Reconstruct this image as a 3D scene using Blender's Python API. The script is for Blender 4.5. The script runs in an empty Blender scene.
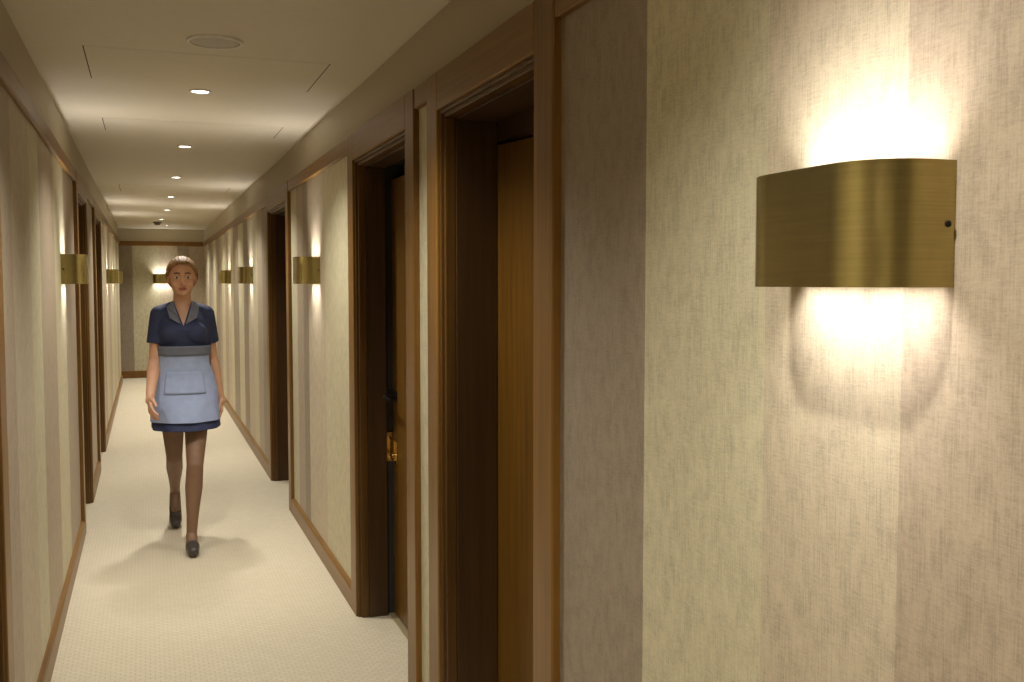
import bpy, bmesh, math, random
import numpy as np
from mathutils import Vector, Matrix, Euler

random.seed(7)
scene = bpy.context.scene
COL = scene.collection
PI = math.pi

# ------------------------------------------------------------------ camera, world, exposure
CAM_H = 1.5
F_PX = 990.0
cam_data = bpy.data.cameras.new("camera")
cam_data.sensor_width = 36.0
cam_data.sensor_fit = 'HORIZONTAL'
cam_data.lens = F_PX / 1024.0 * 36.0
cam_data.clip_start = 0.02
cam = bpy.data.objects.new("camera", cam_data)
COL.objects.link(cam)
PITCH = math.atan(58.0 / F_PX)
YAW = math.atan((512 - 146.7) / F_PX * math.cos(PITCH))
cam.location = (0, 0, CAM_H)
cam.rotation_euler = Euler((PI / 2 - PITCH, 0, -YAW), 'XYZ')
cam_data.dof.use_dof = False
scene.camera = cam

world = bpy.data.worlds.new("world")
scene.world = world
world.use_nodes = True
world.node_tree.nodes["Background"].inputs[0].default_value = (0.9, 0.8, 0.6, 1)
world.node_tree.nodes["Background"].inputs[1].default_value = 0.0

scene.view_settings.view_transform = 'Standard'
scene.view_settings.look = 'None'
scene.view_settings.exposure = 0.0
scene.view_settings.gamma = 1.0
scene.view_settings.use_curve_mapping = False
scene.cycles.diffuse_bounces = 8
scene.cycles.max_bounces = 12
scene.cycles.glossy_bounces = 6
scene.cycles.sample_clamp_indirect = 4.0

SCONCE_W = 0.85         # each of the four lamps of a sconce
SCONCE_COL = (1.0, 0.945, 0.92)
DOWN_W = 112.0
DOWN_COL = (1.0, 0.955, 0.875)

# ------------------------------------------------------------------ dimensions
XR, XL = 0.88, -0.394            # wall faces
CR, CL = 0.855, -0.37            # door casing faces
ZC = 2.352                       # ceiling
RAIL0, RAIL1 = 2.085, 2.155      # top rail
HEAD0 = 2.035                    # underside of head casing
Y0, YE = -2.4, 16.7              # ends of corridor
YLE = 16.15                      # where the left wall stops

# ------------------------------------------------------------------ helpers
def link(o):
    COL.objects.link(o)
    return o

def obj(name, bm, mat, parent=None, bevel=0.0, smooth=False, segs=2):
    me = bpy.data.meshes.new(name)
    bmesh.ops.recalc_face_normals(bm, faces=bm.faces)
    if smooth:
        for f in bm.faces:
            f.smooth = True
    bm.to_mesh(me)
    bm.free()
    o = link(bpy.data.objects.new(name, me))
    mats = mat if isinstance(mat, (list, tuple)) else [mat]
    for m in mats:
        me.materials.append(m)
    if parent is not None:
        o.parent = parent
    if bevel:
        b = o.modifiers.new("bevel", 'BEVEL')
        b.width = bevel
        b.segments = segs
        b.limit_method = 'ANGLE'
        b.harden_normals = False
    return o

def empty(name, loc=(0, 0, 0), rz=0.0):
    o = link(bpy.data.objects.new(name, None))
    o.location = loc
    o.rotation_euler = (0, 0, rz)
    o.empty_display_size = 0.1
    return o

def tag(o, label, cat=None, group=None, kind=None):
    o["label"] = label
    if cat:
        o["category"] = cat
    if group:
        o["group"] = group
    if kind:
        o["kind"] = kind
    return o

def box(bm, x0, x1, y0, y1, z0, z1, mi=0):
    vs = [bm.verts.new(p) for p in ((x0, y0, z0), (x1, y0, z0), (x1, y1, z0), (x0, y1, z0),
                                    (x0, y0, z1), (x1, y0, z1), (x1, y1, z1), (x0, y1, z1))]
    for q in ((0, 3, 2, 1), (4, 5, 6, 7), (0, 1, 5, 4), (1, 2, 6, 5), (2, 3, 7, 6), (3, 0, 4, 7)):
        f = bm.faces.new([vs[i] for i in q])
        f.material_index = mi
    return vs

def lathe(bm, prof, seg=48, center=(0, 0, 0), axis='z', mi=0, cap0=False, cap1=False):
    """prof: (radius, height) list revolved about an axis through center."""
    rings = []
    for r, h in prof:
        ring = []
        for i in range(seg):
            a = 2 * PI * i / seg
            p = (r * math.cos(a), r * math.sin(a), h)
            if axis == 'x':
                p = (h, p[0], p[1])
            elif axis == 'y':
                p = (p[0], h, p[1])
            ring.append(bm.verts.new((p[0] + center[0], p[1] + center[1], p[2] + center[2])))
        rings.append(ring)
    for a, b in zip(rings, rings[1:]):
        for i in range(seg):
            j = (i + 1) % seg
            f = bm.faces.new((a[i], a[j], b[j], b[i]))
            f.material_index = mi
    if cap0:
        bm.faces.new(rings[0]).material_index = mi
    if cap1:
        bm.faces.new(rings[-1]).material_index = mi

def ellipsoid(bm, c, r, seg=24, rings=14, rot=None):
    m = Matrix.Translation(c) @ (rot.to_4x4() if rot is not None else Matrix.Identity(4)) @ Matrix.Diagonal((r[0], r[1], r[2], 1))
    bmesh.ops.create_uvsphere(bm, u_segments=seg, v_segments=rings, radius=1.0, matrix=m)

def capsule(bm, a, b, ra, rb, seg=18):
    """A closed tapered capsule from a to b."""
    a, b = Vector(a), Vector(b)
    d = b - a
    L = d.length
    q = d.to_track_quat('Z', 'Y').to_matrix()
    prof = []
    for k in range(1, 7):
        t = -PI / 2 + (PI / 2) * k / 6
        prof.append((ra * math.cos(t), ra * math.sin(t)))
    for k in range(0, 6):
        t = (PI / 2) * k / 6
        prof.append((rb * math.cos(t), L + rb * math.sin(t)))
    rings = []
    for r, h in prof:
        rings.append([bm.verts.new(a + q @ Vector((r * math.cos(2 * PI * i / seg), r * math.sin(2 * PI * i / seg), h))) for i in range(seg)])
    for r0, r1 in zip(rings, rings[1:]):
        for i in range(seg):
            j = (i + 1) % seg
            bm.faces.new((r0[i], r0[j], r1[j], r1[i]))
    bot = bm.verts.new(a + q @ Vector((0, 0, -ra)))
    top = bm.verts.new(a + q @ Vector((0, 0, L + rb)))
    for i in range(seg):
        j = (i + 1) % seg
        bm.faces.new((bot, rings[0][j], rings[0][i]))
        bm.faces.new((top, rings[-1][i], rings[-1][j]))

def chain(bm, pts, rads, seg=18):
    for (p, q), (r, s) in zip(zip(pts, pts[1:]), zip(rads, rads[1:])):
        capsule(bm, p, q, r, s, seg)

def ring_loft(bm, rows, seg=40, close=True, fold=None):
    """rows: (z, cx, cy, rx, ry); a closed body of stacked ellipses."""
    rings = []
    for k, (z, cx, cy, rx, ry) in enumerate(rows):
        ring = []
        for i in range(seg):
            a = 2 * PI * i / seg
            g = 1.0 + (fold(a, k) if fold else 0.0)
            ring.append(bm.verts.new((cx + rx * g * math.cos(a), cy + ry * g * math.sin(a), z)))
        rings.append(ring)
    for r0, r1 in zip(rings, rings[1:]):
        for i in range(seg):
            j = (i + 1) % seg
            bm.faces.new((r0[i], r0[j], r1[j], r1[i]))
    if close:
        bm.faces.new(rings[0])
        bm.faces.new(rings[-1])

# ------------------------------------------------------------------ materials
class NT:
    def __init__(self, name):
        self.m = bpy.data.materials.new(name)
        self.m.use_nodes = True
        self.t = self.m.node_tree
        self.b = self.t.nodes["Principled BSDF"]
    def n(self, kind, **kw):
        nd = self.t.nodes.new(kind)
        for k, v in kw.items():
            setattr(nd, k, v)
        return nd
    def l(self, a, b):
        self.t.links.new(a, b)
    def coords(self, scale, rot=(0, 0, 0)):
        tc = self.n("ShaderNodeTexCoord")
        mp = self.n("ShaderNodeMapping")
        mp.inputs["Scale"].default_value = scale
        mp.inputs["Rotation"].default_value = rot
        self.l(tc.outputs["Object"], mp.inputs[0])
        return mp.outputs[0]
    def noise(self, vec, scale=1.0, detail=3.0, rough=0.5):
        nd = self.n("ShaderNodeTexNoise")
        nd.inputs["Scale"].default_value = scale
        nd.inputs["Detail"].default_value = detail
        nd.inputs["Roughness"].default_value = rough
        self.l(vec, nd.inputs["Vector"])
        return nd.outputs["Fac"]
    def math(self, op, a, b=None):
        nd = self.n("ShaderNodeMath", operation=op)
        for i, v in enumerate((a, b)):
            if v is None:
                continue
            if isinstance(v, (int, float)):
                nd.inputs[i].default_value = v
            else:
                self.l(v, nd.inputs[i])
        return nd.outputs[0]
    def ramp(self, fac, stops):
        nd = self.n("ShaderNodeValToRGB")
        e = nd.color_ramp.elements
        while len(e) < len(stops):
            e.new(0.5)
        for el, (p, c) in zip(e, stops):
            el.position = p
            el.color = (*c, 1)
        self.l(fac, nd.inputs[0])
        return nd.outputs[0]
    def bump(self, h, strength, dist):
        nd = self.n("ShaderNodeBump")
        nd.inputs["Strength"].default_value = strength
        nd.inputs["Distance"].default_value = dist
        self.l(h, nd.inputs["Height"])
        self.l(nd.outputs[0], self.b.inputs["Normal"])
    def set(self, **kw):
        for k, v in kw.items():
            k = k.replace("_", " ")
            self.b.inputs[k].default_value = v
        return self

def plain(name, col, rough=0.5, metal=0.0, var=0.06, scale=40.0, bump=0.0):
    t = NT(name)
    fac = t.noise(t.coords((1, 1, 1)), scale, 3.0)
    lo = tuple(c * (1 - var) for c in col)
    hi = tuple(min(1, c * (1 + var)) for c in col)
    t.l(t.ramp(fac, [(0.3, lo), (0.7, hi)]), t.b.inputs["Base Color"])
    t.set(Roughness=rough, Metallic=metal)
    if bump:
        t.bump(fac, bump, 0.002)
    return t.m

def linen(name, col, gloss=0.55):
    """Slubby woven wallpaper: fine vertical and horizontal threads."""
    t = NT(name)
    v = t.noise(t.coords((420, 420, 14)), 1.0, 2.0, 0.6)
    h = t.noise(t.coords((60, 60, 640)), 1.0, 2.0, 0.6)
    big = t.noise(t.coords((34, 34, 20)), 1.0, 5.0, 0.7)
    fleck = t.noise(t.coords((330, 330, 330)), 1.0, 2.0, 0.7)
    s = t.math('ADD', t.math('MULTIPLY', v, 0.30), t.math('MULTIPLY', h, 0.24))
    s = t.math('ADD', s, t.math('MULTIPLY', big, 0.36))
    s = t.math('ADD', s, t.math('MULTIPLY', fleck, 0.18))
    lo = tuple(c * 0.72 for c in col)
    hi = tuple(min(1, c * 1.17) for c in col)
    t.l(t.ramp(s, [(0.43, lo), (0.55, col), (0.67, hi)]), t.b.inputs["Base Color"])
    t.set(Roughness=gloss)
    t.b.inputs["Specular IOR Level"].default_value = 0.5
    t.bump(s, 0.18, 0.0012)
    return t.m

def wood(name, dark, light, axis='z', rough=0.38):
    t = NT(name)
    fine, long_ = 70.0, 2.2
    sc = {'z': (fine, fine, long_), 'y': (fine, long_, fine)}[axis]
    sc2 = {'z': (9, 9, 0.7), 'y': (9, 0.7, 9)}[axis]
    g = t.noise(t.coords(sc), 1.0, 4.0, 0.6)
    b = t.noise(t.coords(sc2), 1.0, 2.0)
    s = t.math('ADD', t.math('MULTIPLY', g, 0.6), t.math('MULTIPLY', b, 0.4))
    t.l(t.ramp(s, [(0.36, dark), (0.64, light)]), t.b.inputs["Base Color"])
    t.set(Roughness=rough)
    t.b.inputs["Specular IOR Level"].default_value = 0.38
    t.b.inputs["Coat Weight"].default_value = 0.08
    t.b.inputs["Coat Roughness"].default_value = 0.18
    t.bump(g, 0.06, 0.001)
    return t.m

def brass(name, col, rough=0.30):
    """Brass brushed lengthwise, so its highlights stretch up and down."""
    t = NT(name)
    g = t.noise(t.coords((6, 6, 420)), 1.0, 3.0, 0.7)
    lo = tuple(c * 0.88 for c in col)
    hi = tuple(min(1, c * 1.08) for c in col)
    t.l(t.ramp(g, [(0.3, lo), (0.7, hi)]), t.b.inputs["Base Color"])
    t.set(Metallic=0.92, Roughness=rough)
    t.b.inputs["Anisotropic"].default_value = 0.75
    tg = t.n("ShaderNodeTangent", direction_type='RADIAL', axis='Z')
    t.l(tg.outputs[0], t.b.inputs["Tangent"])
    return t.m

def glow(name, col, strength):
    t = NT(name)
    t.b.inputs["Base Color"].default_value = (*col, 1)
    t.b.inputs["Emission Color"].default_value = (*col, 1)
    t.b.inputs["Emission Strength"].default_value = strength
    return t.m

def carpet_mat():
    t = NT("carpet_woven_cream")
    vec = t.coords((1, 1, 1))
    br = t.n("ShaderNodeTexBrick")
    br.offset = 0.5
    br.inputs["Scale"].default_value = 1.0
    br.inputs["Brick Width"].default_value = 0.036
    br.inputs["Row Height"].default_value = 0.020
    br.inputs["Mortar Size"].default_value = 0.0035
    br.inputs["Mortar Smooth"].default_value = 0.9
    br.inputs["Color1"].default_value = (0.67, 0.605, 0.455, 1)
    br.inputs["Color2"].default_value = (0.63, 0.565, 0.425, 1)
    br.inputs["Mortar"].default_value = (0.56, 0.495, 0.36, 1)
    t.l(vec, br.inputs["Vector"])
    pile = t.noise(t.coords((700, 700, 700)), 1.0, 2.0)
    mix = t.n("ShaderNodeMixRGB", blend_type='MULTIPLY')
    mix.inputs[0].default_value = 0.5
    t.l(br.outputs["Color"], mix.inputs[1])
    t.l(t.ramp(pile, [(0.3, (0.8, 0.8, 0.8)), (0.7, (1, 1, 1))]), mix.inputs[2])
    t.l(mix.outputs[0], t.b.inputs["Base Color"])
    t.set(Roughness=0.95)
    t.b.inputs["Specular IOR Level"].default_value = 0.15
    h = t.math('SUBTRACT', 1.0, br.outputs["Fac"])
    h2 = t.math('ADD', t.math('MULTIPLY', h, 0.8), t.math('MULTIPLY', pile, 0.3))
    t.bump(h2, 0.5, 0.003)
    return t.m

M = {}
M['cream'] = linen("linen_cream", (0.555, 0.507, 0.340))
M['beige'] = linen("linen_beige", (0.515, 0.438, 0.310))
M['tan'] = linen("linen_tan", (0.41, 0.332, 0.238))
M['grey'] = linen("linen_grey", (0.30, 0.245, 0.178))
M['plaster'] = plain("plaster_wall", (0.46, 0.405, 0.29), 0.5, var=0.02, scale=60)
M['ceil'] = plain("ceiling_paint", (0.60, 0.54, 0.415), 0.5, var=0.02, scale=30)
M['carpet'] = carpet_mat()
M['wood'] = wood("walnut_upright", (0.140, 0.064, 0.010), (0.235, 0.115, 0.020))
M['woodh'] = wood("walnut_lengthwise", (0.140, 0.064, 0.010), (0.235, 0.115, 0.020), axis='y')
M['stop'] = wood("stop_walnut", (0.070, 0.031, 0.005), (0.125, 0.058, 0.010))
M['door'] = wood("door_veneer", (0.095, 0.042, 0.004), (0.155, 0.072, 0.008), rough=0.4)
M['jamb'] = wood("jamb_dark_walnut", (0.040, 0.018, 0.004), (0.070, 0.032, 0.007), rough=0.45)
M['brass'] = brass("brushed_brass", (0.40, 0.325, 0.125), 0.22)
M['brass2'] = plain("polished_brass", (0.75, 0.52, 0.18), 0.2, 1.0)
M['black'] = plain("blackened_metal", (0.02, 0.018, 0.015), 0.35, 0.8)
M['white'] = plain("white_enamel", (0.75, 0.72, 0.66), 0.35)
M['grille'] = plain("speaker_grille", (0.48, 0.44, 0.39), 0.6, var=0.35, scale=900)
M['gap'] = plain("dark_joint", (0.03, 0.025, 0.018), 0.9)
M['rebate_shade'] = plain("rebate_shade_dark", (0.03, 0.024, 0.018), 0.9)  # near-black, paints the shade inside the door rebates
M['lens'] = glow("lit_lens", (1.0, 0.92, 0.74), 14.0)
M['bulb'] = glow("lit_bulb", (1.0, 0.92, 0.78), 6.0)
M['detector'] = plain("detector_plastic", (0.16, 0.14, 0.11), 0.5)

# ------------------------------------------------------------------ the setting
def structure(o, label):
    return tag(o, label, None, None, 'structure')

bm = bmesh.new(); box(bm, -2.6, 1.6, Y0 - 0.2, YE + 0.2, -0.12, 0.0)
structure(obj("floor", bm, M['carpet']), "cream woven carpet running the length of the corridor")
bm = bmesh.new(); box(bm, -2.6, 1.6, Y0 - 0.2, YE + 0.2, ZC, ZC + 0.12)
structure(obj("ceiling", bm, M['ceil']), "flat beige painted ceiling over the corridor")

# right-hand doors: (inner near, inner far); left-hand likewise
CW = 0.118
R_DOORS = [(2.178, 3.002), (3.408, 4.348), (6.60, 7.62)]
L_DOORS = [(2.03, 2.92), (6.40, 7.27), (8.50, 9.45)]
DEEP = 0.62                      # how far the rooms behind the doors are built

def side_wall(name, x, s, doors, y0, y1, label):
    """Wall with door openings; s=+1: wall body lies towards +x."""
    bm = bmesh.new()
    def b(ya, yb, za, zb, xa=0.0, xb=DEEP):
        xs = sorted((x + s * xa, x + s * xb))
        box(bm, xs[0], xs[1], ya, yb, za, zb)
    cur = y0
    for a, c in doors:
        b(cur, a, 0, ZC)
        b(a, c, HEAD0 + 0.005, ZC)
        cur = c
    b(cur, y1, 0, ZC)
    b(y0, y1, 0, ZC, DEEP, DEEP + 0.08)
    return structure(obj(name, bm, M['plaster']), label)

wall_right = side_wall("wall_right", XR, 1, R_DOORS, Y0, YE + 0.15, "right corridor wall with striped linen wallpaper between wooden doors")
wall_left = side_wall("wall_left", XL, -1, L_DOORS, Y0, YLE, "left corridor wall with striped linen wallpaper between wooden doors")
bm = bmesh.new(); box(bm, -2.6, XR, YE, YE + 0.15, 0, ZC)
wall_end = structure(obj("wall_end", bm, M['plaster']), "far end wall of the corridor with striped wallpaper")
bm = bmesh.new(); box(bm, XL, XR, Y0 - 0.15, Y0, 0, ZC)
structure(obj("wall_back", bm, M['plaster']), "plain end wall behind the viewpoint")
bm = bmesh.new(); box(bm, -2.6, -2.5, YLE - 1.2, YE, 0, ZC)
structure(obj("wall_side", bm, M['plaster']), "plain wall closing the side passage at the far end")

SM = [M['cream'], M['beige'], M['tan'], M['grey']]
SI = dict(c=0, b=1, t=2, g=3)

def panel(x, s, stripes, y_end, parent):
    """stripes: (y_start, code) ascending; papered face stands 4 mm proud of the wall."""
    bm = bmesh.new()
    xs = sorted((x, x - s * 0.004))
    for k, (ya, c) in enumerate(stripes):
        yb = stripes[k + 1][0] if k + 1 < len(stripes) else y_end
        box(bm, xs[0], xs[1], ya, yb, 0.095, RAIL0 + 0.01, SI[c])
    return obj("wallpaper_panel", bm, SM, parent)

panel(XR, 1, [(Y0, 'g'), (-2.0, 't'), (-1.6, 'c'), (-1.2, 'b'), (-0.8, 'c'), (-0.4, 'g'), (0.0, 't'), (0.3, 'c'), (0.62, 't'),
              (0.981, 'b'), (1.271, 'c'), (1.656, 'g')], R_DOORS[0][0] - CW + 0.01, wall_right)
panel(XR, 1, [(R_DOORS[0][1] + CW - 0.01, 'c')], R_DOORS[1][0] - CW + 0.01, wall_right)
panel(XR, 1, [(R_DOORS[1][1] + CW - 0.01, 'c'), (5.20, 'b'), (5.78, 'g'), (5.98, 't'), (6.23, 'c')], R_DOORS[2][0] - CW + 0.01, wall_right)
panel(XR, 1, [(R_DOORS[2][1] + CW - 0.01, 'g'), (8.20, 't'), (8.58, 'c'), (8.92, 'b'), (9.40, 'g'), (9.86, 'c'), (10.40, 'g'), (11.05, 'c'),
              (11.4, 'b'), (11.8, 't'), (12.3, 'c'), (12.8, 't'), (13.2, 'g'), (13.9, 'c'), (14.5, 't'), (15.0, 'g'), (15.5, 'c'), (16.0, 'b')], YE, wall_right)
panel(XL, -1, [(Y0, 'c'), (-1.9, 'g'), (-1.4, 't'), (-1.0, 'c'), (-0.6, 'b'), (-0.2, 'g'), (0.2, 't'), (0.6, 'c'), (1.0, 'b'), (1.4, 'c'), (1.7, 'g')],
      L_DOORS[0][0] - CW + 0.01, wall_left)
panel(XL, -1, [(L_DOORS[0][1] + CW - 0.01, 't'), (3.44, 'b'), (3.95, 'c'), (4.30, 't'), (4.95, 'c'), (5.52, 't')],
      L_DOORS[1][0] - CW + 0.01, wall_left)
panel(XL, -1, [(L_DOORS[1][1] + CW - 0.01, 'c'), (7.8, 't')], L_DOORS[2][0] - CW + 0.01, wall_left)
panel(XL, -1, [(L_DOORS[2][1] + CW - 0.01, 'c'), (10.2, 't'), (10.7, 'c'), (11.1, 'b'), (11.6, 't'), (12.3, 'c'), (13.2, 'b'), (13.8, 'c'), (14.6, 't'),
               (15.2, 'c')], YLE, wall_left)
bm = bmesh.new()
EX = [(-1.6, 'c'), (-0.9, 't'), (-0.62, 'g'), (-0.205, 'c'), (0.195, 'b'), (0.47, 'g'), (0.65, 't')]
for k, (xa, c) in enumerate(EX):
    xb = EX[k + 1][0] if k + 1 < len(EX) else XR - 0.004
    box(bm, xa, xb, YE - 0.004, YE, 0.1, RAIL0 + 0.01, SI[c])
obj("wallpaper_panel", bm, SM, wall_end)

def runs(doors, y0, y1):
    out, cur = [], y0
    for a, c in doors:
        out.append((cur, a - CW))
        cur = c + CW
    out.append((cur, y1))
    return out

trim_no = 0
def rail(x, s, ya, yb, where):
    global trim_no
    trim_no += 1
    bm = bmesh.new()
    xs = sorted((x, x - s * 0.022))
    box(bm, xs[0], xs[1], ya, yb, RAIL0, RAIL1)
    o = obj("trim_%d" % trim_no, bm, M['woodh'], bevel=0.006, segs=3)
    structure(o, where)

def skirting(name, x, s, ya, yb, where):
    bm = bmesh.new()
    pr = [(0, 0), (0.024, 0), (0.024, 0.086), (0.018, 0.096), (0.008, 0.102), (0, 0.104)]
    a = [bm.verts.new((x - s * px, ya, pz)) for px, pz in pr]
    b = [bm.verts.new((x - s * px, yb, pz)) for px, pz in pr]
    n = len(pr)
    for i in range(n):
        j = (i + 1) % n
        bm.faces.new((a[i], a[j], b[j], b[i]))
    bm.faces.new(a); bm.faces.new(b)
    o = obj(name, bm, M['woodh'])
    structure(o, where)

rw = ["beside the nearest sconce on the right wall", "between the two nearest right-hand doors", "along the second right-hand wallpaper panel", "along the far right-hand wallpaper panel"]
lw = ["on the near left wall outside the frame", "along the near left wallpaper panel", "between the two left-hand doors", "along the far left wallpaper panel"]
for (ya, yb), t in zip(runs(R_DOORS, Y0, YE), rw):
    rail(XR, 1, ya, yb, "walnut top rail " + t)
    skirting("baseboard_right", XR, 1, ya, yb, "walnut baseboard " + t)
for (ya, yb), t in zip(runs(L_DOORS, Y0, YLE), lw):
    rail(XL, -1, ya, yb, "walnut top rail " + t)
    skirting("baseboard_left", XL, -1, ya, yb, "walnut baseboard " + t)
trim_no += 1
bm = bmesh.new(); box(bm, -2.5, XR - 0.022, YE - 0.022, YE, RAIL0, RAIL1)
structure(obj("trim_%d" % trim_no, bm, M['woodh'], bevel=0.006), "walnut top rail across the far end wall")
bm = bmesh.new(); box(bm, -2.5, XR - 0.024, YE - 0.024, YE, 0, 0.115)
structure(obj("baseboard_end", bm, M['woodh'], bevel=0.008), "walnut baseboard along the far end wall")

# ------------------------------------------------------------------ doors
def make_door(no, x, cx, s, ya, yb, label, hinge, ajar=0.0, setback=0.165, gap=0.006):
    """ya..yb: clear opening between casing legs. hinge: 'near' or 'far' edge of the leaf."""
    root = empty("door_%d" % no, (x, (ya + yb) / 2, 0))
    structure(root, label)
    ym = (ya + yb) / 2
    def bb(bm, xa, xb, y0, y1, z0, z1):       # xa, xb: distance into the wall from the wall face
        xs = sorted((s * xa, s * xb))
        box(bm, xs[0], xs[1], y0 - ym, y1 - ym, z0, z1)
    proud = -abs(x - cx)
    bm = bmesh.new()
    bb(bm, proud, 0.0, ya - CW, ya, 0, RAIL1)
    bb(bm, proud, 0.0, yb, yb + CW, 0, RAIL1)
    obj("casing", bm, M['wood'], root, bevel=0.004)
    bm = bmesh.new(); bb(bm, proud, 0.0, ya, yb, HEAD0, RAIL1)
    obj("head_casing", bm, M['woodh'], root, bevel=0.004)
    for k, (d0, d1, w) in enumerate(((proud + 0.010, 0.004, 0.012), (proud + 0.021, 0.03, 0.024))):
        bm = bmesh.new()
        bb(bm, d0, d1, ya, ya + w, 0, HEAD0 - w)
        bb(bm, d0, d1, yb - w, yb, 0, HEAD0 - w)
        bb(bm, d0, d1, ya, yb, HEAD0 - w, HEAD0)
        obj("stop_moulding", bm, M['stop'], root, bevel=0.003)
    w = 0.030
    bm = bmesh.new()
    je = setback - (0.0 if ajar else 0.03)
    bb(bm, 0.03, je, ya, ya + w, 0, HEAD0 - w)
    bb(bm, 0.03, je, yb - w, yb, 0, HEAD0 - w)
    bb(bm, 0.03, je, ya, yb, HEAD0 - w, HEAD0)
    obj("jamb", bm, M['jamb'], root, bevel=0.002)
    # rebate the leaf closes into: thinner than the jamb, its deep shade put into a near-black colour
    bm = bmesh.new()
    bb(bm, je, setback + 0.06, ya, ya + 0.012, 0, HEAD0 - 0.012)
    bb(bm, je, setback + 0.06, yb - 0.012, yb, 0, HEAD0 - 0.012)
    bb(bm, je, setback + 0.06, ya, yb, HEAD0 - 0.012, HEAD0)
    obj("rebate", bm, M['rebate_shade'], root)
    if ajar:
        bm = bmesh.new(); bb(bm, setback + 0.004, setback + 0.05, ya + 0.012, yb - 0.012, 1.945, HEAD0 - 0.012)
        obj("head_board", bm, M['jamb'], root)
    if no == 2:
        # the latch keep and the strike plate on the far jamb, seen through the gap beside the leaf
        bm = bmesh.new(); bb(bm, setback - 0.030, setback + 0.028, yb - 0.017, yb - 0.012, 0.70, 0.83)
        sp = obj("strike_plate", bm, M['brass2'], root, bevel=0.0015)
        for z in (0.725, 0.805):
            bm = bmesh.new()
            lathe(bm, [(0.0005, yb - ym - 0.0175), (0.004, yb - ym - 0.018), (0.005, yb - ym - 0.017), (0.005, yb - ym - 0.0155)], 14, (setback - 0.012, 0, z), 'y')
            obj("plate_screw", bm, M['black'], sp)
        bm = bmesh.new(); bb(bm, setback - 0.026, setback + 0.028, yb - 0.020, yb - 0.012, 0.84, 1.03)
        obj("latch_keep", bm, M['iron'], root, bevel=0.002)
    # leaf, with its own origin on the hinge edge
    y_n, y_f = ya + 0.012 + gap, yb - 0.012 - gap
    W = y_f - y_n
    hy = (y_n if hinge == 'near' else y_f) - ym
    d = 1 if hinge == 'near' else -1
    bm = bmesh.new()
    top = 1.955 if ajar == 0 else 1.935
    box(bm, *sorted((0, s * 0.044)), *sorted((0, d * W)), 0.010, top)
    leaf = obj("door_leaf", bm, M['door'], root, bevel=0.002)
    leaf.location = (s * setback, hy, 0)
    # opening is into the room (away from the corridor)
    leaf.rotation_euler = (0, 0, -s * d * ajar)
    build_lever(leaf, s, d * W, -d)          # at the latch edge, in leaf space
    if gap > 0.01 or no == 2:
        bm = bmesh.new(); bb(bm, setback - 0.025, setback + 0.045, ya + 0.014, yb - 0.014, 0.0, 0.006)
        obj("threshold_strip", bm, M['thresh'], root, bevel=0.002)
    return root

def build_lever(leaf, s, off, hand):
    y = off + hand * 0.055
    bm = bmesh.new()
    lathe(bm, [(0.0005, 0.0), (0.026, 0.0), (0.026, -s * 0.008), (0.020, -s * 0.011), (0.0005, -s * 0.011)], 28, (0, y, 1.0), 'x')
    h = obj("handle", bm, M['black'], leaf)
    bm = bmesh.new()
    chain(bm, [(-s * 0.008, y, 1.0), (-s * 0.05, y, 1.0), (-s * 0.056, y + hand * 0.02, 1.0), (-s * 0.056, y + hand * 0.11, 0.996)],
          [0.009, 0.009, 0.009, 0.0075], 14)
    obj("lever", bm, M['black'], h, smooth=True)
    bm = bmesh.new(); box(bm, *sorted((0, -s * 0.005)), *sorted((off + hand * 0.028, off + hand * 0.082)), 0.70, 0.80)
    pl = obj("lock_plate", bm, M['brass2'], leaf, bevel=0.002)
    bm = bmesh.new()
    lathe(bm, [(0.0005, -s * 0.004), (0.012, -s * 0.005), (0.012, -s * 0.022), (0.0005, -s * 0.024)], 20, (0, y, 0.735), 'x')
    obj("thumb_turn", bm, M['brass2'], pl)

M['iron'] = plain("dull_iron", (0.06, 0.055, 0.05), 0.4, 0.9)
M['thresh'] = plain("threshold_brass", (0.36, 0.30, 0.17), 0.5, 0.3)
make_door(1, XR, CR, 1, *R_DOORS[0], "nearest walnut door on the right wall, standing ajar in its casing", 'far', ajar=math.radians(12))
make_door(2, XR, CR, 1, *R_DOORS[1], "second walnut door on the right wall with dark lever handle showing", 'near', gap=0.012, setback=0.145)
make_door(3, XR, CR, 1, *R_DOORS[2], "third dark doorway on the right wall beyond the second wallpaper panel", 'near')
make_door(4, XL, CL, -1, *L_DOORS[0], "near left walnut door whose casing shows at the photo's left edge", 'near')
make_door(5, XL, CL, -1, *L_DOORS[1], "dark doorway on the left wall just past the nearest left sconce", 'near')
make_door(6, XL, CL, -1, *L_DOORS[2], "farther dark doorway on the left wall before the far panel", 'near')

# ------------------------------------------------------------------ wall sconces
def spot(name, parent, loc, up, watts, col, cone, blend, radius=0.012):
    ld = bpy.data.lights.new(name, 'SPOT')
    ld.energy = watts
    ld.color = col
    ld.spot_size = math.radians(cone)
    ld.spot_blend = blend
    ld.shadow_soft_size = radius
    o = link(bpy.data.objects.new(name, ld))
    o.parent = parent
    o.location = loc
    if up:
        o.rotation_euler = (PI, 0, 0)
    return o

def strip_lamp(name, parent, loc, up):
    """The row of little reflector bulbs: one soft strip light with a limited beam."""
    ld = bpy.data.lights.new(name, 'AREA')
    ld.shape = 'RECTANGLE'
    ld.size, ld.size_y = 0.050, 0.128
    ld.energy = SCONCE_W
    ld.color = SCONCE_COL
    ld.spread = math.radians(118)
    o = link(bpy.data.objects.new(name, ld))
    o.parent = parent
    o.location = loc
    lean = math.radians(10)                  # beams lean a little off the wall
    o.rotation_euler = (0, PI + lean, 0) if up else (0, -lean, 0)
    return o

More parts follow.
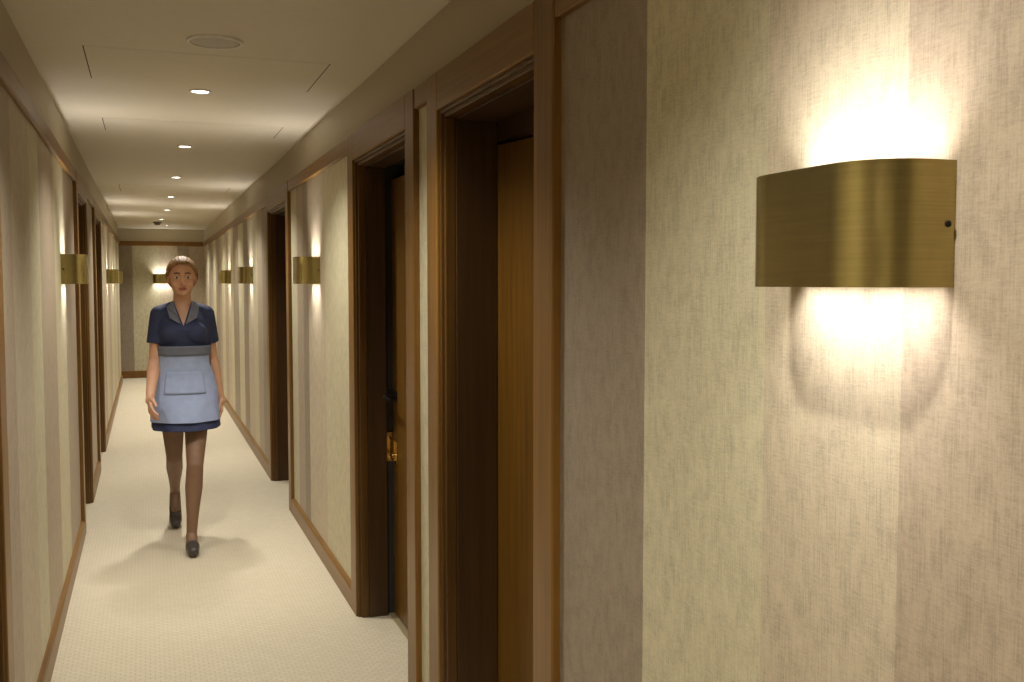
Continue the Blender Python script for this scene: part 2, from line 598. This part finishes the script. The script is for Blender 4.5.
SW, SD, SR, SH = 0.285, 0.115, 0.080, 0.146
def shade_profile(inset):
    r = SR - inset
    hw, dp = SW / 2 - inset, SD - inset
    pts = [(0.0, -hw)]
    for k in range(0, 13):
        a = PI / 2 * k / 12
        pts.append((dp - r + r * math.sin(a), -hw + r - r * math.cos(a)))
    for k in range(0, 13):
        a = PI / 2 * k / 12
        pts.append((dp - r + r * math.cos(a), hw - r + r * math.sin(a)))
    pts.append((0.0, hw))
    return pts

def sconce_meshes():
    bm = bmesh.new()
    po, pi_ = shade_profile(0.0), shade_profile(0.0025)
    ring = {}
    for nm, pr in (("o", po), ("i", pi_)):
        for z in (-SH / 2, SH / 2):
            ring[nm, z] = [bm.verts.new((x, y, z)) for x, y in pr]
    n = len(po)
    lo, hi = -SH / 2, SH / 2
    for i in range(n - 1):
        for quad in ((ring["o", lo][i], ring["o", lo][i + 1], ring["o", hi][i + 1], ring["o", hi][i]),
                     (ring["i", lo][i + 1], ring["i", lo][i], ring["i", hi][i], ring["i", hi][i + 1]),
                     (ring["o", hi][i], ring["o", hi][i + 1], ring["i", hi][i + 1], ring["i", hi][i]),
                     (ring["o", lo][i + 1], ring["o", lo][i], ring["i", lo][i], ring["i", lo][i + 1])):
            f = bm.faces.new(quad)
    for i in (0, n - 1):
        bm.faces.new((ring["o", lo][i], ring["o", hi][i], ring["i", hi][i], ring["i", lo][i]))
    for f in bm.faces:
        f.smooth = True
    return bm

def make_sconce(loc, rz, label, group="brass wall sconces along the corridor"):
    r = empty("wall_sconce", loc, rz)
    tag(r, label, "wall light", group)
    sh = obj("shade", sconce_meshes(), M['brass'], r)
    e = sh.modifiers.new("edges", 'EDGE_SPLIT'); e.split_angle = math.radians(40)
    bm = bmesh.new()
    box(bm, 0.0, 0.006, -0.125, 0.125, -0.06, 0.06)
    bp = obj("back_plate", bm, M['white'], r, bevel=0.002)
    bm = bmesh.new()
    box(bm, 0.006, 0.075, -0.11, 0.11, -0.010, 0.010)
    obj("lamp_holder", bm, M['white'], bp, bevel=0.002)
    for y in (-0.080, 0.080):
        for sgn in (-1, 1):
            bm = bmesh.new()
            lathe(bm, [(0.0005, sgn * 0.010), (0.016, sgn * 0.010), (0.018, sgn * 0.020), (0.014, sgn * 0.027), (0.0005, sgn * 0.029)], 18, (0.050, y, 0))
            obj("bulb", bm, M['bulb'], r, smooth=True)
    for y in (-SW / 2, SW / 2):
        bm = bmesh.new()
        sg = 1 if y > 0 else -1
        lathe(bm, [(0.0003, y), (0.0042, y), (0.0036, y + sg * 0.0018), (0.0003, y + sg * 0.0022)], 16, (0.011, 0, 0.0), 'y')
        obj("screw", bm, M['black'], r)
    for y in (-0.066, 0.066):
        strip_lamp("lamp_up", r, (0.033, y, 0.058), True)
        strip_lamp("lamp_down", r, (0.033, y, -0.058), False)
    return r

ZS = 1.495 + SH / 2
for y, lab in ((1.042, "big brushed brass wall sconce nearest the viewer, on the close right wall"),
               (5.50, "brass wall sconce on the right wallpaper panel between two door casings"),
               (9.10, "brass wall sconce first beyond the third right-hand doorway"),
               (11.55, "small brass wall sconce farthest down the right wall")):
    make_sconce((XR - 0.004, y, ZS), PI, lab)
for y, lab in ((5.42, "largest brass wall sconce on the left wall, just before the first doorway"),
               (11.25, "small brass wall sconce on left wall beyond both left doorways"),
               (13.15, "tiny brass wall sconce farthest down the left wall")):
    make_sconce((XL + 0.004, y, ZS), 0.0, lab)
make_sconce((XL + 0.004, -0.15, ZS), 0.0, "unseen brass wall sconce added for fill light on the left wall beside the viewpoint, out of the frame")  # added unseen lamp: fills the near right wall and gives the brass a highlight
make_sconce((0.235, YE - 0.004, ZS), -PI / 2, "brass wall sconce facing us on the far end wall, behind the walking woman")

# ------------------------------------------------------------------ ceiling fittings
def make_downlight(y, x, label):
    r = empty("downlight", (x, y, ZC))
    tag(r, label, "ceiling light", "recessed downlights in a row along the ceiling")
    bm = bmesh.new()
    lathe(bm, [(0.036, 0.0), (0.036, -0.004), (0.042, -0.007), (0.048, -0.005), (0.049, 0.0)], 40)
    obj("trim_ring", bm, M['white'], r, smooth=True)
    bm = bmesh.new()
    lathe(bm, [(0.0005, -0.0045), (0.020, -0.0045), (0.0355, -0.002), (0.0358, 0.0)], 32)
    obj("lens", bm, M['lens'], r, smooth=True)
    spot("downlight_lamp", r, (0, 0, -0.012), False, DOWN_W, DOWN_COL, 125, 0.75, 0.05)
    return r

DL = ["largest lit downlight, nearest of the row on the ceiling", "second lit downlight from the viewer", "third lit downlight from the viewer",
      "fourth lit downlight from the viewer", "fifth lit downlight from the viewer", "sixth lit downlight, just before the smoke detector",
      "farthest lit downlight, just past the smoke detector"]
for k, y in enumerate((4.66, 6.55, 8.47, 10.40, 12.28)):
    make_downlight(y, 0.24, DL[k])
make_downlight(14.1, 0.20, DL[5])
make_downlight(15.5, 0.30, DL[6])
for y in (-1.1, 0.9, 2.8):
    make_downlight(y, 0.24, "ceiling downlight overhead, out of the frame")

r = empty("ceiling_speaker", (0.243, 3.69, ZC))
tag(r, "round flush white ceiling speaker with grey grille, nearer than the downlights", "speaker")
bm = bmesh.new()
lathe(bm, [(0.084, 0.0), (0.084, -0.007), (0.089, -0.010), (0.095, -0.007), (0.097, 0.0)], 56)
obj("rim", bm, M['white'], r, smooth=True)
bm = bmesh.new()
lathe(bm, [(0.0005, -0.007), (0.065, -0.0065), (0.0835, -0.004), (0.0838, 0.0)], 48)
obj("grille", bm, M['grille'], r, smooth=True)

r = empty("smoke_detector", (0.155, 14.75, ZC))
tag(r, "small dark smoke detector on the ceiling between the two farthest downlights", "smoke detector")
bm = bmesh.new()
lathe(bm, [(0.0005, -0.022), (0.05, -0.022), (0.055, -0.016), (0.055, 0.0)], 32)
obj("base", bm, M['detector'], r, smooth=True)
bm = bmesh.new()
lathe(bm, [(0.0005, -0.046), (0.028, -0.045), (0.036, -0.036), (0.036, -0.022)], 28)
obj("sensor_cap", bm, M['detector'], r, smooth=True)

def hatch(x0, x1, y0, y1, label):
    r = empty("access_hatch", ((x0 + x1) / 2, (y0 + y1) / 2, ZC))
    tag(r, label, "ceiling hatch", "flush access hatches in the ceiling")
    hx, hy = (x1 - x0) / 2, (y1 - y0) / 2
    bm = bmesh.new(); box(bm, -hx + 0.004, hx - 0.004, -hy, hy, -0.0010, 0.0)
    obj("hatch_panel", bm, M['ceil'], r)
    for sx in (-1, 1):
        bm = bmesh.new()
        box(bm, *sorted((sx * hx, sx * (hx - 0.0038))), -hy, hy, -0.0012, 0.0)
        obj("shadow_gap", bm, M['gap'], r)

hatch(-0.20, 0.69, 3.92, 4.52, "nearest flush access hatch in the ceiling, beside the largest downlight")
hatch(-0.20, 0.72, 5.58, 6.02, "middle flush access hatch in the ceiling, between first and second downlights")
hatch(-0.21, 0.72, 9.25, 9.92, "farthest flush access hatch in the ceiling, past the third downlight")

# ------------------------------------------------------------------ the walking woman
def remeshed(name, bm, mat, parent, voxel, smooth_it=4, cut=None):
    """Fuse overlapping closed shapes into one continuous skin."""
    me = bpy.data.meshes.new(name + "_src")
    bmesh.ops.recalc_face_normals(bm, faces=bm.faces)
    bm.to_mesh(me); bm.free()
    tmp = link(bpy.data.objects.new(name + "_src", me))
    md = tmp.modifiers.new("fuse", 'REMESH'); md.mode = 'VOXEL'; md.voxel_size = voxel; md.use_smooth_shade = True
    sm = tmp.modifiers.new("relax", 'SMOOTH'); sm.factor = 0.5; sm.iterations = smooth_it
    cutter = None
    if cut is not None:
        cm = bpy.data.meshes.new("cut_src")
        bmesh.ops.recalc_face_normals(cut, faces=cut.faces)
        cut.to_mesh(cm); cut.free()
        cutter = link(bpy.data.objects.new("cut_src", cm))
        bo = tmp.modifiers.new("cut", 'BOOLEAN'); bo.operation = 'DIFFERENCE'; bo.object = cutter; bo.solver = 'EXACT'
    dg = bpy.context.evaluated_depsgraph_get()
    new = bpy.data.meshes.new_from_object(tmp.evaluated_get(dg))
    new.name = name
    bpy.data.objects.remove(tmp)
    if cutter:
        bpy.data.objects.remove(cutter)
    o = link(bpy.data.objects.new(name, new))
    new.materials.clear()
    for m in (mat if isinstance(mat, (list, tuple)) else [mat]):
        new.materials.append(m)
    new.polygons.foreach_set("use_smooth", [True] * len(new.polygons))
    new.polygons.foreach_set("material_index", [0] * len(new.polygons))
    if parent is not None:
        o.parent = parent
    return o

def centers(o):
    a = np.empty(len(o.data.polygons) * 3)
    o.data.polygons.foreach_get("center", a)
    return a.reshape(-1, 3)

M['skin'] = plain("skin_warm", (0.60, 0.34, 0.21), 0.45, var=0.05, scale=18)
M['skin'].node_tree.nodes["Principled BSDF"].inputs["Subsurface Weight"].default_value = 0.12
M['skin'].node_tree.nodes["Principled BSDF"].inputs["Subsurface Radius"].default_value = (0.012, 0.005, 0.003)
M['tights'] = plain("brown_sheer_tights", (0.20, 0.112, 0.064), 0.5, var=0.05, scale=30)
M['lips'] = plain("lips_rose", (0.36, 0.10, 0.075), 0.4)
M['brow'] = plain("brow_brown", (0.10, 0.055, 0.025), 0.7)
M['eye'] = plain("eye_white", (0.70, 0.66, 0.60), 0.2)
M['iris'] = plain("iris_brown", (0.05, 0.028, 0.015), 0.15)
M['hair'] = plain("hair_dark_blonde", (0.27, 0.155, 0.06), 0.62, var=0.45, scale=55, bump=0.4)
M['navy'] = plain("navy_cotton", (0.022, 0.032, 0.090), 0.75, var=0.12, scale=30)
M['apron'] = plain("pale_blue_cotton", (0.28, 0.34, 0.50), 0.8, var=0.06, scale=24)
M['band'] = plain("slate_cotton", (0.13, 0.145, 0.19), 0.8, var=0.08, scale=24)
M['shoe'] = plain("dark_grey_leather", (0.055, 0.048, 0.042), 0.4)
M['sole'] = plain("black_rubber", (0.02, 0.02, 0.02), 0.6)

PX, PY = 0.192, 6.05
woman = empty("person", (PX, PY, 0), 0.0)
tag(woman, "woman walking towards us in a navy short-sleeved dress with pale blue apron", "person")

V = Vector
# joints, facing -y; +x is her left
SH_R, SH_L = V((-0.126, 0.0, 1.318)), V((0.126, 0.015, 1.318))
EL_R, EL_L = V((-0.158, -0.015, 1.050)), V((0.162, 0.085, 1.055))
WR_R, WR_L = V((-0.186, -0.165, 0.862)), V((0.206, 0.060, 0.823))
HIP_L, KN_L, AN_L = V((0.072, -0.01, 0.86)), V((0.044, -0.215, 0.468)), V((0.016, -0.285, 0.085))
HIP_R, KN_R, AN_R = V((-0.072, 0.01, 0.86)), V((-0.058, 0.125, 0.470)), V((-0.052, 0.425, 0.200))

def hand(bm, wrist, elbow, palm_n, thumb_side):
    """Relaxed hand: palm, four unequal bent fingers and a thumb leaving the side of the palm."""
    d = (wrist - elbow).normalized()
    n = (palm_n - d * palm_n.dot(d)).normalized()      # palm faces this way
    t = (thumb_side - d * thumb_side.dot(d) - n * thumb_side.dot(n)).normalized()   # towards the thumb
    d2 = (d + n * 0.18).normalized()
    chain(bm, [wrist, wrist + d * 0.022], [0.0235, 0.025], 14)
    base = wrist + d * 0.018
    for k in (-1.0, -0.33, 0.33, 1.0):
        a = base + t * (0.016 * k)
        b = base + d2 * (0.066 - 0.004 * abs(k - 0.2)) + t * (0.029 * k)
        chain(bm, [a, b], [0.0135, 0.0115], 14)
    for k, ln in ((1.0, 0.068), (0.33, 0.077), (-0.33, 0.071), (-1.0, 0.055)):
        p = base + d2 * (0.066 - 0.004 * abs(k - 0.2)) + t * (0.030 * k)
        dirs = [(d2 + n * 0.28 + t * 0.06 * k).normalized(), (d2 + n * 0.70 + t * 0.03 * k).normalized(), (d2 + n * 1.15).normalized()]
        pts = [p]
        for q, fr in zip(dirs, (0.44, 0.31, 0.25)):
            pts.append(pts[-1] + q * ln * fr)
        chain(bm, pts, [0.0090, 0.0083, 0.0076, 0.0062], 12)
    p0 = base + t * 0.020 + d * 0.008
    p1 = p0 + (t * 0.80 + d * 0.62 + n * 0.42).normalized() * 0.036
    p2 = p1 + (t * 0.30 + d * 0.90 + n * 0.40).normalized() * 0.029
    p3 = p2 + (t * 0.10 + d * 0.95 + n * 0.42).normalized() * 0.021
    chain(bm, [p0, p1, p2, p3], [0.0145, 0.0110, 0.0095, 0.0072], 12)

bm = bmesh.new()
# trunk
ring_loft(bm, [(0.80, 0, 0.0, 0.120, 0.085), (0.84, 0, 0.004, 0.155, 0.108), (0.90, 0, 0.006, 0.166, 0.116), (0.97, 0, 0.004, 0.148, 0.102), (1.05, 0, 0, 0.122, 0.086),
               (1.10, 0, 0, 0.120, 0.086), (1.17, 0, -0.002, 0.132, 0.098), (1.23, 0, -0.006, 0.142, 0.106), (1.29, 0, 0.002, 0.138, 0.090),
               (1.330, 0, 0.008, 0.120, 0.068), (1.360, 0, 0.012, 0.086, 0.056), (1.39, 0, 0.012, 0.060, 0.050)], 40)
for sx in (-1, 1):
    ellipsoid(bm, (sx * 0.064, -0.074, 1.215), (0.058, 0.050, 0.055))
# neck and head
HC = V((0.0, -0.012, 1.540))
chain(bm, [(0, 0.014, 1.36), (0, 0.004, 1.47)], [0.052, 0.047], 24)
ellipsoid(bm, HC + V((0, 0.012, 0.008)), (0.073, 0.092, 0.088), 32, 20)            # cranium
ellipsoid(bm, HC + V((0, -0.020, -0.040)), (0.063, 0.066, 0.072), 32, 20)          # face
ellipsoid(bm, HC + V((0, -0.036, -0.078)), (0.046, 0.046, 0.040), 24, 16)          # jaw
ellipsoid(bm, HC + V((0, -0.066, -0.098)), (0.019, 0.016, 0.016), 16, 10)          # chin
for sx in (-1, 1):
    ellipsoid(bm, HC + V((sx * 0.038, -0.056, -0.040)), (0.024, 0.022, 0.022), 16, 12)     # cheek
    ellipsoid(bm, HC + V((sx * 0.030, -0.072, 0.010)), (0.028, 0.013, 0.009), 16, 10)      # brow ridge
    ellipsoid(bm, HC + V((sx * 0.073, 0.004, -0.024)), (0.007, 0.017, 0.030), 16, 12, Euler((0.15, 0, sx * 0.35)).to_matrix())   # ear
    ellipsoid(bm, HC + V((sx * 0.009, -0.092, -0.046)), (0.008, 0.010, 0.007), 12, 8)      # nostril wing
chain(bm, [HC + V((0, -0.080, -0.004)), HC + V((0, -0.101, -0.042))], [0.0075, 0.0105], 14)   # nose
ellipsoid(bm, HC + V((0, -0.082, -0.068)), (0.022, 0.010, 0.0055), 16, 10)         # upper lip
ellipsoid(bm, HC + V((0, -0.081, -0.078)), (0.018, 0.010, 0.0060), 16, 10)         # lower lip
# arms
for S, E, W in ((SH_R, EL_R, WR_R), (SH_L, EL_L, WR_L)):
    sx = -1 if S.x < 0 else 1
    chain(bm, [V((sx * 0.070, 0.010, 1.345)), S], [0.038, 0.045], 22)
    m1 = S.lerp(E, 0.45)
    chain(bm, [S, m1, E], [0.045, 0.041, 0.033], 22)
    m2 = E.lerp(W, 0.3)
    chain(bm, [E, m2, W], [0.034, 0.036, 0.0235], 22)
hand(bm, WR_R, EL_R, V((1, 0.15, 0)), V((0.2, -1, 0.3)))
hand(bm, WR_L, EL_L, V((-1, 0.1, 0)), V((-0.2, -1, 0.1)))
# legs
for H, K, A in ((HIP_L, KN_L, AN_L), (HIP_R, KN_R, AN_R)):
    t1 = H.lerp(K, 0.4)
    chain(bm, [H, t1, K], [0.083, 0.068, 0.046], 26)
    c1 = K.lerp(A, 0.32) + V((0, 0.014, 0))
    c2 = K.lerp(A, 0.72)
    chain(bm, [K, c1, c2, A], [0.046, 0.048, 0.033, 0.028], 24)
# feet: front one flat, trailing one on its ball with the heel up
TOE_L = V((0.018, -0.455, 0.022))
chain(bm, [AN_L + V((0, 0.03, -0.045)), AN_L + V((0.001, -0.06, -0.042)), TOE_L + V((0, 0.03, 0))], [0.030, 0.033, 0.024], 18)
chain(bm, [AN_L, AN_L + V((0, -0.075, -0.045))], [0.031, 0.028], 18)
BALL_R, TIP_R = V((-0.054, 0.330, 0.036)), V((-0.054, 0.275, 0.026))
chain(bm, [AN_R + V((0, 0.040, -0.020)), BALL_R, TIP_R], [0.028, 0.033, 0.022], 18)
chain(bm, [AN_R, BALL_R.lerp(AN_R, 0.45) + V((0, -0.02, 0.0))], [0.031, 0.028], 18)
body = remeshed("body", bm, [M['skin'], M['lips'], M['brow'], M['tights']], woman, 0.0032, 5)
c = centers(body) - np.array(HC)
mi = np.zeros(len(c), dtype=np.int32)
front = c[:, 1] < -0.055
mouth = front & ((c[:, 0] / 0.0235) ** 2 + ((c[:, 2] + 0.0730) / 0.0095) ** 2 < 1)
mi[mouth] = 1
ax = np.abs(c[:, 0])
brow = front & (ax > 0.012) & (ax < 0.047) & (np.abs(c[:, 2] - (0.013 + 0.004 * np.sin((ax - 0.012) / 0.035 * PI) - 0.05 * np.maximum(0, ax - 0.036))) < 0.0040)
mi[brow] = 2
mi[(c[:, 2] + HC.z < 0.78) & (ax < 0.145)] = 3
body.data.polygons.foreach_set("material_index", mi)

for sx in (-1, 1):
    bm = bmesh.new()
    ellipsoid(bm, (0, 0, 0), (0.0135, 0.0095, 0.0072), 24, 16)
    for f in bm.faces:
        f.smooth = True
        q = f.calc_center_median()
        if q.y < 0 and q.x ** 2 + (q.z) ** 2 < 0.0058 ** 2:
            f.material_index = 1
    e = obj("eye", bm, [M['eye'], M['iris']], woman)
    e.location = HC + V((sx * 0.031, -0.0765, -0.010))
    e["label"] = "brown eye"

# hair: swept back over the crown into a bun
bm = bmesh.new()
hb = bmesh.new()
bmesh.ops.create_uvsphere(hb, u_segments=64, v_segments=48, radius=1.0)
def hair_r(p):
    # slightly larger than the cranium, with combed ridges running back
    a = math.atan2(p.x, p.z + 0.25)
    rid = 0.012 * math.sin(a * 34) * max(0.0, 1 - abs(p.y) * 0.3)
    return 1.0 + rid
kill = []
for v in hb.verts:
    p = v.co.copy()
    s_ = hair_r(p)
    v.co = (p.x * 0.090 * s_, p.y * 0.112 * s_, p.z * 0.108 * s_)
for f in hb.faces:
    q = f.calc_center_median()
    u = V((q.x / 0.090, q.y / 0.112, q.z / 0.108))
    keep = 0.84 * u.y + 0.62 * u.z > -0.19 + 0.02 * abs(u.x) ** 2
    if not keep:
        kill.append(f)
bmesh.ops.delete(hb, geom=kill, context='FACES')
bmesh.ops.translate(hb, verts=hb.verts, vec=HC + V((0, 0.012, 0.008)))
res = bmesh.ops.solidify(hb, geom=list(hb.faces), thickness=0.020)
hair = remeshed("hair", hb, M['hair'], woman, 0.0035, 2)
bm = bmesh.new()
seg = 40
bc = HC + V((0.0, 0.108, 0.055))
prev = None
for k in range(90):                                  # a coil wound into a bun
    a = k / 90 * 2 * PI * 3.0
    rr = 0.040 * (1 - k / 90 * 0.75)
    p = bc + V((rr * math.cos(a), 0.018 + 0.022 * k / 90, rr * math.sin(a)))
    if prev is not None:
        capsule(bm, prev, p, 0.0155, 0.0155, 10)
    prev = p
ellipsoid(bm, bc, (0.044, 0.034, 0.044))
remeshed("hair_bun", bm, M['hair'], hair, 0.004, 2)

# dress: bodice, short sleeves and knee-length skirt
def fold(a, k):
    w = max(0.0, (k - 0) * 0.0)
    return 0.0
SK = [(0.665, 0.005, -0.035, 0.190, 0.215), (0.72, 0.003, -0.030, 0.188, 0.205), (0.80, 0, -0.020, 0.183, 0.180), (0.88, 0, -0.006, 0.178, 0.146),
      (0.96, 0, 0.004, 0.160, 0.112), (1.04, 0, 0.0, 0.133, 0.097), (1.10, 0, 0.0, 0.130, 0.096), (1.17, 0, -0.004, 0.143, 0.110),
      (1.23, 0, -0.010, 0.153, 0.120), (1.29, 0, 0.0, 0.147, 0.100), (1.330, 0, 0.008, 0.128, 0.078), (1.365, 0, 0.012, 0.094, 0.065), (1.392, 0, 0.012, 0.070, 0.060)]
def skirt_fold(a, k):
    z = SK[k][0]
    w = max(0.0, min(1.0, (1.0 - z) / 0.33))
    return w * (0.022 * math.sin(9 * a + 0.6) + 0.014 * math.sin(5 * a + 2.0))
bm = bmesh.new()
ring_loft(bm, SK, 120, True, skirt_fold)
for sx in (-1, 1):
    ellipsoid(bm, (sx * 0.064, -0.078, 1.215), (0.066, 0.056, 0.062))
for S, E in ((SH_R, EL_R), (SH_L, EL_L)):
    sx = -1 if S.x < 0 else 1
    chain(bm, [V((sx * 0.070, 0.010, 1.342)), S], [0.046, 0.053], 22)
    e2 = S.lerp(E, 0.62)
    chain(bm, [S, S.lerp(E, 0.35)], [0.053, 0.055], 26)
    # sleeve ends in a flat open cuff
    d = (E - S).normalized()
    q = d.to_track_quat('Z', 'Y').to_matrix().to_4x4()
    bmesh.ops.create_cone(bm, cap_ends=True, segments=32, radius1=0.053, radius2=0.056, depth=(e2 - S.lerp(E, 0.2)).length,
                          matrix=Matrix.Translation(S.lerp(E, 0.2).lerp(e2, 0.5)) @ q)
cut = bmesh.new()
tri = [(-0.058, 1.42), (0.058, 1.42), (0.0, 1.255)]
f0 = [cut.verts.new((x, -0.30, z)) for x, z in tri]
f1 = [cut.verts.new((x, -0.020, z)) for x, z in tri]
cut.faces.new(f0); cut.faces.new(f1)
for i in range(3):
    j = (i + 1) % 3
    cut.faces.new((f0[i], f0[j], f1[j], f1[i]))
dress = remeshed("dress", bm, M['navy'], woman, 0.0045, 3, cut)

# collar flaps beside the open neck
for sx in (-1, 1):
    bm = bmesh.new()
    pts = [(0.052, -0.030, 1.398), (0.088, -0.046, 1.362), (0.074, -0.098, 1.300), (0.012, -0.118, 1.262), (0.030, -0.098, 1.318)]
    a = [bm.verts.new((sx * x, y, z)) for x, y, z in pts]
    b = [bm.verts.new((sx * x * 1.02, y - 0.007, z + 0.003)) for x, y, z in pts]
    bm.faces.new(a); bm.faces.new(b)
    for i in range(5):
        j = (i + 1) % 5
        bm.faces.new((a[i], a[j], b[j], b[i]))
    obj("collar", bm, M['band'], dress, bevel=0.0015)

# apron over the front of the skirt
def skirt_at(z):
    for (z0, *p0), (z1, *p1) in zip(SK, SK[1:]):
        if z0 <= z <= z1:
            t = (z - z0) / (z1 - z0)
            return [u + (v - u) * t for u, v in zip(p0, p1)]
def apron_sheet(z0, z1, a0, a1, off, nz, na, taper=0.0):
    bm = bmesh.new()
    grid = []
    for side in (0, 1):
        rows = []
        for i in range(nz + 1):
            z = z0 + (z1 - z0) * i / nz
            cx, cy, rx, ry = skirt_at(z)
            w = max(0.0, min(1.0, (1.0 - z) / 0.33))
            row = []
            for j in range(na + 1):
                u = j / na
                m = 1 - taper * (i / nz) ** 2
                a = -PI / 2 + (a0 + (a1 - a0) * u) * m
                g = 1 + w * (0.022 * math.sin(9 * a + 0.6) + 0.014 * math.sin(5 * a + 2.0))
                o_ = off + (0.004 if side else 0.0) + 0.004 * w * math.sin(7 * a + z * 9)
                row.append(bm.verts.new((cx + (rx * g + o_) * math.cos(a), cy + (ry * g + o_) * math.sin(a), z)))
            rows.append(row)
        grid.append(rows)
    for side in (0, 1):
        g = grid[side]
        for i in range(nz):
            for j in range(na):
                bm.faces.new((g[i][j], g[i][j + 1], g[i + 1][j + 1], g[i + 1][j]))
    A, B = grid
    for j in range(na):
        bm.faces.new((A[0][j], A[0][j + 1], B[0][j + 1], B[0][j]))
        bm.faces.new((A[nz][j], A[nz][j + 1], B[nz][j + 1], B[nz][j]))
    for i in range(nz):
        bm.faces.new((A[i][0], A[i + 1][0], B[i + 1][0], B[i][0]))
        bm.faces.new((A[i][na], A[i + 1][na], B[i + 1][na], B[i][na]))
    return bm
apron = obj("apron", apron_sheet(0.715, 1.10, -1.32, 1.32, 0.010, 24, 60), M['apron'], woman, smooth=True)
e = apron.modifiers.new("edges", 'EDGE_SPLIT'); e.split_angle = math.radians(50)
wb = obj("waistband", apron_sheet(1.085, 1.140, -PI, PI, 0.017, 4, 96), M['band'], apron, smooth=True)
bm = apron_sheet(0.87, 0.995, -0.62, 0.62, 0.0155, 8, 24)
pk = obj("pocket", bm, M['apron'], apron, smooth=True)

# shoes: low dark pumps
def shoe(heel, ball, toe, up):
    bm = bmesh.new()
    chain(bm, [heel, ball, toe], [0.033, 0.038, 0.030], 20)
    return bm
remeshed("shoe", shoe(AN_L + V((0, 0.030, -0.050)), AN_L + V((0.001, -0.080, -0.046)), TOE_L + V((0, 0.022, 0.008)), 0), M['shoe'], woman, 0.004, 2)
remeshed("shoe", shoe(AN_R + V((0, 0.044, -0.030)), BALL_R + V((0, 0.004, 0.002)), TIP_R + V((0, 0, 0.004)), 1), M['shoe'], woman, 0.004, 2)
